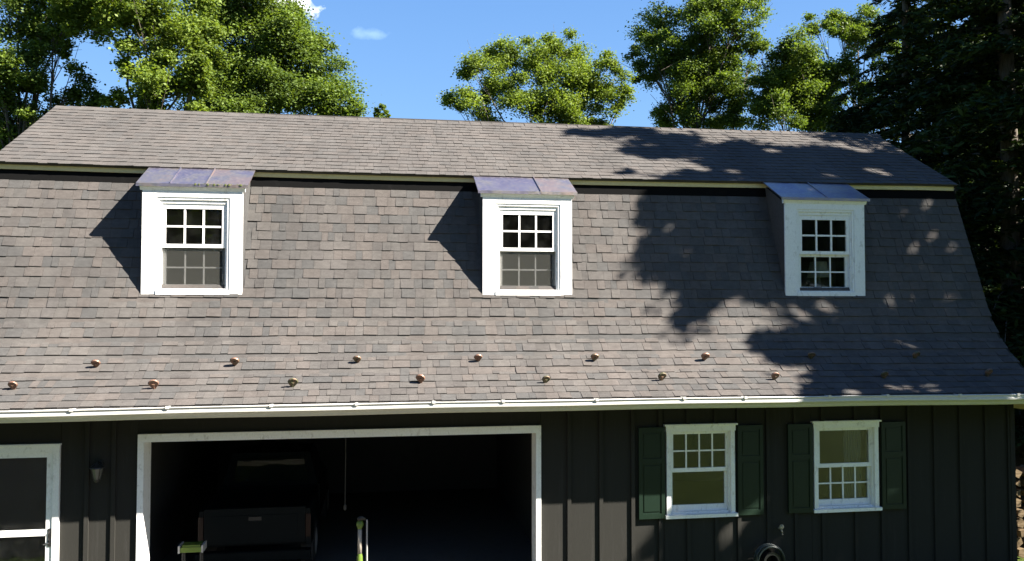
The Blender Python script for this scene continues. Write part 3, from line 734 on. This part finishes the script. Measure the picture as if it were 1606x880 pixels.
for s_ in (-1, 1):
    cp(MB().box(min(s_ * .72, s_ * .79), max(s_ * .72, s_ * .79), -.02, .03, .62, .95), 'tail_light', M['lens'])
    for yy in (.75, 3.5):
        wh = cp(MB().lathe([(0, -.11), (.25, -.11), (.33, -.09), (.345, 0), (.33, .09), (.25, .11), (0, .11)], (s_ * .7, yy, .345), 20, 'x'), 'wheel', M['rubber'])
        cp(MB().lathe([(0, .13 * s_), (.1, .125 * s_), (.2, .112 * s_)], (s_ * .7, yy, .345), 16, 'x'), 'rim', M['greymetal'], wh)
cp(MB().hexa([(-.8, -.14, .33), (.8, -.14, .33), (.8, -.0, .33), (-.8, -.0, .33), (-.8, -.17, .46), (.8, -.17, .46), (.8, -.0, .46), (-.8, -.0, .46)]).box(-.72, .72, -.15, -.02, .46, .468), 'bumper', M['carpaint'])
# lime tray beside the car
tr = empty('tool_tray', (-2.52, .62, .0), 'lime green tray with silver ends on a low stand inside the garage', 'tray')
px_, py_ = -2.62, .5
def tp_(mb, name, m): o = mb.build(name, m, tr); o.matrix_parent_inverse = Matrix.Translation((2.62, -.62, 0)); return o
tp_(MB().box(-2.76, -2.49, .45, .66, .75, .815).box(-2.74, -2.51, .47, .64, .815, .84), 'tray', M['lime'])
tp_(MB().box(-2.785, -2.76, .44, .67, .745, .84), 'end_cap', M['greymetal']); tp_(MB().box(-2.49, -2.465, .44, .67, .745, .84), 'end_cap', M['greymetal'])
for x_ in (-2.75, -2.52): tp_(MB().box(x_, x_ + .025, .5, .53, .03, .75).box(x_, x_ + .025, .6, .63, .03, .75), 'leg', M['black'])
# lime string trimmer standing upright with a grey rod beside it
tx, ty = -.31, .3
tt = empty('string_trimmer', (tx, ty, .03), 'lime green string trimmer standing upright in the garage opening', 'trimmer')
def sp_(mb, name, m): o = mb.build(name, m, tt, smooth=True); o.matrix_parent_inverse = Matrix.Translation((-tx, -ty, -.03)); return o
sp_(MB().lathe([(0, 1.125), (.035, 1.12), (.05, 1.09), (.05, 1.06), (.03, 1.02), (.03, 1.01)], (tx, ty, 0), 12), 'motor_cap', M['lime'])
sp_(MB().tube([(tx, ty, 1.02), (tx, ty, .67)], .028, 10), 'shaft', M['tanwood'])
sp_(MB().lathe([(.03, .68), (.04, .64), (.045, .5), (.05, .35), (.03, .05), (0, .03)], (tx, ty, 0), 12), 'lower_housing', M['lime'])
sp_(MB().tube([(tx - .02, ty, 1.13), (tx + .02, ty, 1.16), (tx + .08, ty, 1.14)], [.04, .035, .02], 8), 'top_grip', M['black'])
prop(MB().tube([(tx + .095, ty, 1.13), (tx + .095, ty, .7), (tx + .1, ty + .01, .03)], .012, 8).build('metal_rod', M['greymetal']), 'thin grey metal rod leaning beside the lime green trimmer', 'rod')

# ------------------------------------------------------------------ firewood stack beyond the right corner
fw = empty('firewood_stack', (10.4, 1.0, 0), 'stack of split firewood beyond the dark right corner of the house', 'firewood')
r2 = random.Random(3)
for row in range(9):
    z = .02 + row * .155
    for i in range(8):
        x = 9.47 + i * .2 + r2.uniform(-.02, .02); rr = r2.uniform(.065, .09); n = r2.choice((3, 4, 5)); ph = r2.uniform(0, 6)
        mb = MB(); prof = [(x + rr * math.cos(ph + 2 * math.pi * k / n), z + .075 + rr * math.sin(ph + 2 * math.pi * k / n)) for k in range(n)]
        y0 = .75 + r2.uniform(-.05, .05); y1 = y0 + .45; b = 0
        mb.v = [(u, y0, w) for u, w in prof] + [(u, y1, w) for u, w in prof]
        mb.f = [tuple(range(n)), tuple(range(n, 2 * n))[::-1]] + [((k + 1) % n, k, n + k, n + (k + 1) % n) for k in range(n)]
        o = mb.build('log', M['wood'], fw); o.matrix_parent_inverse = Matrix.Translation((-10.4, -1, 0))

# ------------------------------------------------------------------ trees
def quads(c, size, up, rs, flat=.35, aspect=.7):
    """diamond leaves: centres c (n,3) -> verts, faces"""
    n = len(c); d = rs.normal(size=(n, 3)); d[:, 2] *= flat; d /= np.linalg.norm(d, axis=1)[:, None] + 1e-9
    nn = rs.normal(size=(n, 3)) + up; nn -= d * np.sum(nn * d, 1)[:, None]; nn /= np.linalg.norm(nn, axis=1)[:, None] + 1e-9
    s = np.cross(nn, d); L = (size * rs.uniform(.65, 1.3, n))[:, None]
    v = np.stack([c - d * L * .5, c + s * L * aspect * .5 + nn * L * .08, c + d * L * .5, c - s * L * aspect * .5 + nn * L * .08], 1).reshape(-1, 3)
    return v
def quad_mesh(name, v, m):
    me = bpy.data.meshes.new(name); nv = len(v); nf = nv // 4
    me.vertices.add(nv); me.vertices.foreach_set('co', v.astype(np.float32).ravel())
    me.loops.add(nv); me.loops.foreach_set('vertex_index', np.arange(nv, dtype=np.int32))
    me.polygons.add(nf); me.polygons.foreach_set('loop_start', np.arange(0, nv, 4, dtype=np.int32))
    me.materials.append(m); me.update(calc_edges=True); me.validate(); return me
def leaf_tree(name, base, blobs, leaf, dens, mname, seed, label, group=None, trunk_r=.16, depth=1.0, lean=0, clump=.32, fork=.62, gaps=None):
    """blobs: (x, z, r) round the trunk's plane or (x, y, z, r)"""
    rs = np.random.RandomState(seed); bx_, by_ = base
    o = empty(name, (bx_, by_, 0), label, 'tree', group)
    B = []
    for q in blobs:
        if len(q) == 3: B.append((q[0] - bx_, rs.uniform(-1, 1) * depth, q[1], q[2]))
        else: B.append((q[0] - bx_, q[1] - by_, q[2], q[3]))
    V = []
    for (x, y, z, r) in B:
        k = max(6, int(12 * (r / .8) ** 2)); d = rs.normal(size=(k, 3)); d /= np.linalg.norm(d, axis=1)[:, None]
        cc = np.array([x, y, z]) + d * (r * rs.uniform(.35, 1.05, k))[:, None] * np.array([1, 1.1, .9])
        m = max(8, int(dens * r * r / k * 10)); sz = clump * min(1, r / .8)
        for c in cc:
            s_ = sz * rs.uniform(.6, 1.25); p = c + rs.normal(size=(m, 3)) * s_ * np.array([.62, .62, .42])
            V.append(quads(p, leaf, np.array([.35, -.25, .9]), rs))
    V = np.concatenate(V)
    if gaps is not None:                                                    # open places in the crown where the sun comes through
        c4 = V.reshape(-1, 4, 3).mean(1) + np.array([bx_, by_, 0]); keep = np.ones(len(c4), bool); sv = np.array(SUN)
        for (gx, gy, gz, gr) in gaps:
            d = c4 - np.array([gx, gy, gz]); perp = d - (d @ sv)[:, None] * sv
            keep &= np.linalg.norm(perp, axis=1) > gr * rs.uniform(.75, 1.25, len(c4)) + .03
        V = V.reshape(-1, 4, 3)[keep].reshape(-1, 3)
    me = quad_mesh('crown', V, M[mname])
    cr = bpy.data.objects.new('crown', me); COL.objects.link(cr); cr.parent = o
    # trunk and limbs to the clumps
    zs = [b[2] for b in B]; top = max(zs); lowz = min(zs); mx = float(np.mean([b[0] for b in B])); my = float(np.mean([b[1] for b in B]))
    fz = lowz * fork; mb = MB(); n = 7; tp = []
    for i in range(n + 1):
        t = i / n; z = t * (fz + (top - fz) * .75); tp.append((mx * t ** 1.5 + lean * math.sin(t * 3) + rs.normal() * .05, my * t ** 1.5 + rs.normal() * .05, z))
    mb.tube(tp, [trunk_r * (1.25 - 1.05 * i / n) for i in range(n + 1)], 9)
    for (x, y, z, r) in B:
        i = min(n - 1, max(1, int(n * min(.95, max(.25, (z - 1.6 - abs(x - mx) * .5) / (top)))))); i = int(min(n - 1, max(1, i + rs.randint(-1, 2)))); s = Vector(tp[i]).lerp(Vector(tp[i + 1]), rs.uniform(0, 1)); e = Vector((x, y, z + r * .3)); mid = s.lerp(e, .5) + Vector((rs.normal() * .15, rs.normal() * .15, -.12 * (e - s).length + .1))
        rr = trunk_r * (.5 - .32 * i / n); mb.tube([s, s.lerp(mid, .5) + Vector((0, 0, -.03)), mid, mid.lerp(e, .55), e], [rr, rr * .8, rr * .6, rr * .4, rr * .12], 6)
        for _ in range(4):
            t2 = Vector((x, y, z)) + Vector(rs.normal(size=3) * r * .55); mb.tube([mid.lerp(e, .4), t2], [rr * .3, rr * .08], 4, cap=False)
    mb.build('trunk', M['bark'], o, smooth=True)
    return o
def dup(o, loc, rz, sc, label, group=None):
    c = o.copy(); COL.objects.link(c); c.location = loc; c.rotation_euler = (0, 0, rz); c.scale = (sc, sc, sc); c['label'] = label
    if group: c['group'] = group
    for ch in o.children:
        d = ch.copy(); COL.objects.link(d); d.parent = c
    return c
BG = 'trees beyond the roof ridge'
leaf_tree('oak_tree', (-9.6, 13), [(-9.92, 11.73, 0.84), (-9.43, 11.49, 0.74), (-10.06, 10.49, 0.7), (-8.87, 11.96, 0.67), (-9.49, 10.43, 0.66), (-8.64, 11.0, 0.46), (-9.4, 9.73, 0.59), (-10.12, 9.52, 0.56), (-8.34, 10.12, 0.53), (-8.09, 9.69, 0.49), (-9.9, 8.83, 0.49), (-10.22, 8.42, 0.35), (-11.03, 10.97, 1.04), (-11.01, 9.58, 1.04), (-8.3, 11.6, .6), (-7.9, 12.4, .8), (-8.9, 12.9, .9), (-10.3, 12.9, .9), (-9.0, 9.0, .6), (-8.3, 8.9, .5), (-9.3, 8.7, .7), (-10.3, 9.0, .8), (-9.9, 8.0, .7), (-8.9, 9.5, .6), (-10.6, 7.4, .8)], .085, 720, 'leaf_mid', 1, 'open crowned oak with sky showing through it, at the roof\'s left end', BG)
leaf_tree('oak_tree', (-6.2, 12), [(-7.63, 11.94, 0.85), (-6.35, 11.93, 0.94), (-5.37, 11.8, 0.86), (-6.74, 11.3, 0.48), (-5.44, 10.93, 0.78), (-6.16, 10.38, 0.62), (-5.8, 9.87, 0.77), (-6.44, 9.59, 0.51), (-5.09, 9.73, 0.69), (-4.94, 10.43, 0.66), (-7.12, 9.51, 0.37), (-6.84, 12.76, 1.03)], .09, 900, 'leaf_bright', 2, 'bright yellow green oak rising behind the leftmost dormer', BG)
leaf_tree('maple_tree', (-3.4, 16), [(-5.13, 13.32, 1.12), (-4.15, 13.17, 1.13), (-3.25, 12.7, 1.03), (-2.24, 11.81, 0.87), (-3.73, 11.64, 1.23), (-5.11, 11.78, 1.22), (-2.53, 10.86, 0.99), (-1.58, 10.58, 0.71), (-4.12, 10.59, 1.23), (-5.29, 10.54, 1.01), (-1.05, 10.2, 0.42), (-2.14, 12.65, 0.46), (-2.91, 13.34, 0.54), (-4.55, 14.29, 1.02)], .085, 1050, 'leaf_mid', 3, 'dense rounded maple sloping down to the open sky', BG, clump=.45)
leaf_tree('sapling', (-.25, 20), [(-0.19, 11.49, 0.26), (-0.0, 11.26, 0.24), (-0.38, 11.2, 0.14)], .1, 700, 'leaf_bright', 4, 'small tree tip just clearing the ridge beside the rounded maple', BG, trunk_r=.08, depth=.2, clump=.25)
leaf_tree('locust_tree', (5.6, 18), [(3.02, 12.28, 0.69), (2.61, 11.57, 0.59), (3.29, 11.37, 0.69), (4.33, 13.38, 0.74), (5.51, 12.97, 1.04), (4.22, 12.33, 0.92), (6.5, 13.65, 0.63), (7.41, 12.52, 1.05), (8.3, 12.16, 0.75), (6.33, 11.96, 1.21), (4.92, 11.32, 0.97), (7.52, 11.3, 1.12), (8.61, 11.46, 0.42), (6.09, 11.01, 0.93), (3.76, 10.88, 0.57)], .085, 700, 'leaf_bright', 5, 'broad tree standing alone against the sky above the middle dormer', BG)
leaf_tree('tall_tree', (12.0, 19), [(10.57, 15.12, 0.98), (10.26, 13.99, 0.83), (9.62, 14.03, 0.37), (12.12, 15.08, 1.24), (13.43, 15.4, 1.05), (11.85, 13.57, 1.28), (13.41, 13.64, 1.19), (11.2, 12.54, 0.89), (12.62, 12.11, 1.24), (9.92, 13.16, 0.59), (14.35, 14.31, 0.55), (11.7, 11.45, 1.03), (13.39, 11.31, 0.99), (12.39, 16.48, 1.24), (12.9, 14.4, 1.1), (12.3, 13.0, 1.1), (11.0, 13.3, .9), (13.2, 16.4, .8), (10.9, 11.6, .6)], .09, 640, 'leaf_mid', 6, 'tallest tree behind the shaded ridge, its top cut by the sky edge', BG, trunk_r=.2)
leaf_tree('round_tree', (15.3, 17), [(14.46, 13.16, 0.8), (15.47, 13.49, 0.71), (15.0, 12.4, 1.08), (16.02, 12.76, 0.9), (16.52, 11.99, 0.85), (14.36, 11.43, 0.98), (15.99, 11.14, 0.99), (17.4, 11.14, 0.81), (13.62, 12.11, 0.56), (17.0, 10.4, .8), (14.6, 12.3, 1.0), (15.5, 11.8, 1.1), (16.6, 12.7, .7), (13.9, 11.0, .8)], .09, 760, 'leaf_mid', 7, 'lower round tree between the tallest tree and the bare limbed one', BG)
leaf_tree('pine_tree', (21.8, 24), [(19.97, 17.32, 0.59), (21.16, 17.57, 0.65), (22.54, 17.07, 0.84), (21.72, 16.88, 0.71), (23.23, 15.89, 0.54), (20.34, 16.57, 0.59), (22.83, 15.06, 0.48), (21.0, 16.9, .6), (22.0, 17.6, .7), (23.3, 16.8, .6), (22.6, 15.9, .5), (20.6, 15.2, .5), (23.6, 14.6, .6), (21.9, 14.6, .5)], .1, 560, 'leaf_mid', 8, 'thin tree with bare forked limbs under a tufted crown', BG, trunk_r=.17, depth=.7, fork=.8)

# hemlocks: drooping layered boughs
def conifer(name, loc, H_, R_, z0, seed, label, group=None, n_leaf=34, step=.36):
    rs = np.random.RandomState(seed); o = empty(name, (*loc, 0), label, 'tree', group); V = []; mb = MB()
    mb.tube([(0, 0, 0), (.05, 0, H_ * .4), (-.03, .04, H_ * .75), (0, 0, H_)], [.24, .17, .09, .02], 9)
    z = z0
    while z < H_ - .3:
        f = (z - z0) / (H_ - z0); Lm = R_ * (1 - f) ** .75 + .15
        for b in range(int(rs.randint(5, 9))):
            a = rs.uniform(0, 6.283); L = Lm * rs.uniform(.6, 1.15); zz = z + rs.uniform(-.2, .2); ca, sa = math.cos(a), math.sin(a)
            pts = [Vector((ca * L * t, sa * L * t, zz + .25 * L * t - .42 * L * t * t)) for t in (0, .33, .66, 1)]
            mb.tube(pts, [.035, .025, .015, .006], 4, cap=False)
            m = int(n_leaf * L * 3.6); t = rs.uniform(.02, 1.02, m) ** .75; side = rs.normal(size=m) * (.16 + .2 * np.sin(t * 3.0)) * L * .42
            c = np.stack([ca * L * t - sa * side, sa * L * t + ca * side, zz + .25 * L * t - .42 * L * t * t - np.abs(side) * .35 + rs.normal(size=m) * .035], 1)
            V.append(quads(c, .22, np.array([0, 0, 1.2]), rs, .35, .3))
        z += step * rs.uniform(.8, 1.25)
    me = quad_mesh('crown', np.concatenate(V), M['needle']); cr = bpy.data.objects.new('crown', me); COL.objects.link(cr); cr.parent = o
    mb.build('trunk', M['bark'], o, smooth=True); return o
HG = 'dark hemlocks beside the shaded gable'
h1 = conifer('hemlock_tree', (13.2, 4.6), 19, 3.6, 1.2, 11, 'nearest dark hemlock whose drooping boughs overlap the right gable', HG)
h2 = conifer('hemlock_tree', (16.6, 8.5), 21, 3.9, 1.5, 12, 'dark hemlock filling the top right corner of the view', HG)
dup(h1, (15.6, 11.5, 0), 2.1, .92, 'dark hemlock behind the gable, showing sky between its upper boughs', HG)
dup(h2, (15.2, 1.2, 0), 1.0, .85, 'dark hemlock at the right picture edge in front of the gable', HG)
dup(h2, (20.5, 5.5, 0), 4.0, 1.0, 'dark hemlock farther right behind the others', HG)
dup(h1, (20.6, 14.5, 0), .7, 1.0, 'far dark hemlock closing the gap behind the gable end', HG)
# the trees in front of the right end that throw the big ragged shadow on the roof
GAPS = [(5.08, 0.6, 3.83, 0.25), (5.43, 0.59, 3.82, 0.24), (5.8, 0.6, 3.83, 0.2), (6.16, 0.61, 3.85, 0.17), (6.65, 0.64, 3.95, 0.16), (6.72, 0.58, 3.78, 0.1), (7.67, 0.49, 3.56, 0.2), (7.74, 0.33, 3.45, 0.22), (7.88, 0.23, 3.3, 0.15), (7.93, 0.71, 4.13, 0.13), (8.16, 0.73, 4.17, 0.1), (8.89, 1.32, 5.71, 0.07), (8.4, 1.26, 5.55, 0.04), (8.84, 1.11, 5.16, 0.06), (8.46, 1.03, 4.94, 0.07), (9.16, 1.04, 4.99, 0.05), (8.57, 0.93, 4.69, 0.03), (4.39, 1.15, 5.27, 0.04), (7.35, 0.58, 3.78, 0.07), (6.33, -0.57, 2.79, 0.1), (3.63, 1.7, 6.27, 0.14), (4.08, 1.78, 6.32, 0.15), (4.51, 1.76, 6.3, 0.14), (4.94, 1.89, 6.38, 0.15), (5.16, 1.75, 6.3, 0.12), (5.68, 1.68, 6.26, 0.08), (5.93, 3.05, 7.05, 0.12), (7.32, 1.57, 6.2, 0.1), (8.3, 1.84, 6.35, 0.13), (8.38, 1.69, 6.26, 0.1), (8.41, 3.0, 7.02, 0.2), (8.65, 2.77, 6.89, 0.14), (9.16, 3.06, 7.06, 0.12), (6.84, 2.63, 6.81, 0.1), (7.0, -0.49, 2.85, 0.08), (7.23, -0.52, 2.83, 0.09), (7.6, -0.48, 2.85, 0.09), (8.7, -0.07, 3.13, 0.1), (8.97, 0.23, 3.29, 0.08), (8.33, -0.25, 3.0, 0.05), (8.66, 0.0, 1.89, 0.07), (8.58, 0.0, 1.61, 0.06), (8.47, 0.0, 1.33, 0.06), (8.33, 0.0, 1.06, 0.08), (3.72, -0.0, 1.27, 0.12), (7.3, 0.0, 1.33, 0.07), (5.18, 0.0, 1.13, 0.06), (6.74, 0.0, 0.61, 0.06), (4.89, -0.0, 0.87, 0.1)]
SH = [(12.4, -1.3, 15.7, .3), (13.11, -1.28, 15.64, 0.45), (12.92, -1.86, 14.88, 0.42), (13.61, -1.46, 14.69, 0.8), (15.33, -2.15, 15.14, 0.9), (16.2, -1.84, 14.47, 0.9), (11.92, -2.6, 14.02, 0.2), (12.29, -2.91, 13.46, 0.34), (12.65, -3.34, 13.07, 0.4), (13.12, -2.94, 13.37, 0.7), (13.66, -3.62, 13.1, 0.6), (14.06, -3.01, 13.18, 0.85), (13.81, -3.52, 12.58, 0.5), (13.85, -3.71, 11.4, 0.3), (14.41, -3.93, 11.43, 0.55), (14.29, -3.38, 12.16, 0.5), (16.09, -3.46, 13.54, 0.9), (15.09, -3.62, 11.47, 0.65), (16.71, -2.87, 13.55, 0.8), (17.18, -3.65, 13.02, 0.8), (16.16, -3.76, 11.08, 0.6), (17.42, -3.56, 11.66, 0.75), (14.7, -4.66, 11.0, 0.3), (16.11, -4.41, 10.84, 0.45), (13.2, -4.16, 9.25, 0.7), (12.0, -4.3, 7.9, 0.35), (13.95, -4.16, 9.66, 0.9), (15.98, -4.34, 9.76, 0.9), (16.89, -4.16, 9.39, 0.8), (15.1, -3.0, 12.6, .8), (15.6, -2.6, 13.6, .9), (14.6, -2.3, 14.2, .7), (17.6, -2.6, 14.6, .8)]
leaf_tree('shade_tree', (15.0, -3.4), SH, .15, 480, 'leaf_mid', 21, 'tall leafy tree before the right end of the house throwing the ragged roof shadow', 'trees that shade the right end', trunk_r=.22, gaps=GAPS)
dup(h2, (25.5, -3.5, 0), 5.0, 1.0, 'evergreen standing outside the view in front of the right end', 'trees that shade the right end')
leaf_tree('shade_tree', (18.0, -4.6), [(17.5, -4.9, 15.3, .9), (18.8, -4.7, 14.9, .9), (18.3, -4.0, 16.6, .9), (17.3, -5.3, 13.8, .6), (19.3, -3.2, 17.2, .9), (16.6, -3.6, 17.0, .7), (19.6, -5.2, 13.6, .9), (18.2, -5.5, 12.4, .9), (17.3, -3.6, 16.3, .7), (17.0, -4.7, 15.9, .5), (20.2, -4.2, 16, .9), (19.2, -5.8, 11.6, 1.0)], .15, 420, 'leaf_mid', 22, 'second leafy tree outside the view behind the one that shades the roof', 'trees that shade the right end', trunk_r=.2, gaps=GAPS)
# the wood behind the viewpoint, seen in the window glass
wood = leaf_tree('maple_tree', (-12, -34), [(-12, -34, 9, 3.2), (-10, -33, 7.5, 2.6), (-14.2, -34.5, 7.8, 2.6), (-12.3, -33, 12, 2.5), (-10.6, -35, 10.7, 2.2), (-13.6, -33.5, 10.9, 2.2), (-11.5, -32.5, 5.6, 2.2), (-14, -33, 5.4, 2.0), (-9.3, -33.6, 5.2, 1.8)], .3, 60, 'leaf_dull', 31, 'leafy tree in the wood behind the viewpoint', 'wood behind the viewpoint', trunk_r=.25, clump=.7)
r3 = random.Random(5)
for i, (x, y) in enumerate(((-5, -38), (2, -35), (8, -39), (15, -36), (22, -40), (-19, -31), (-25, -24), (-28, -15), (-30, -5), (29, -36), (-20, -40))):
    dup(wood, (x, y, 0), r3.uniform(0, 6), r3.uniform(.9, 1.3), 'leafy tree in the wood behind the viewpoint', 'wood behind the viewpoint')
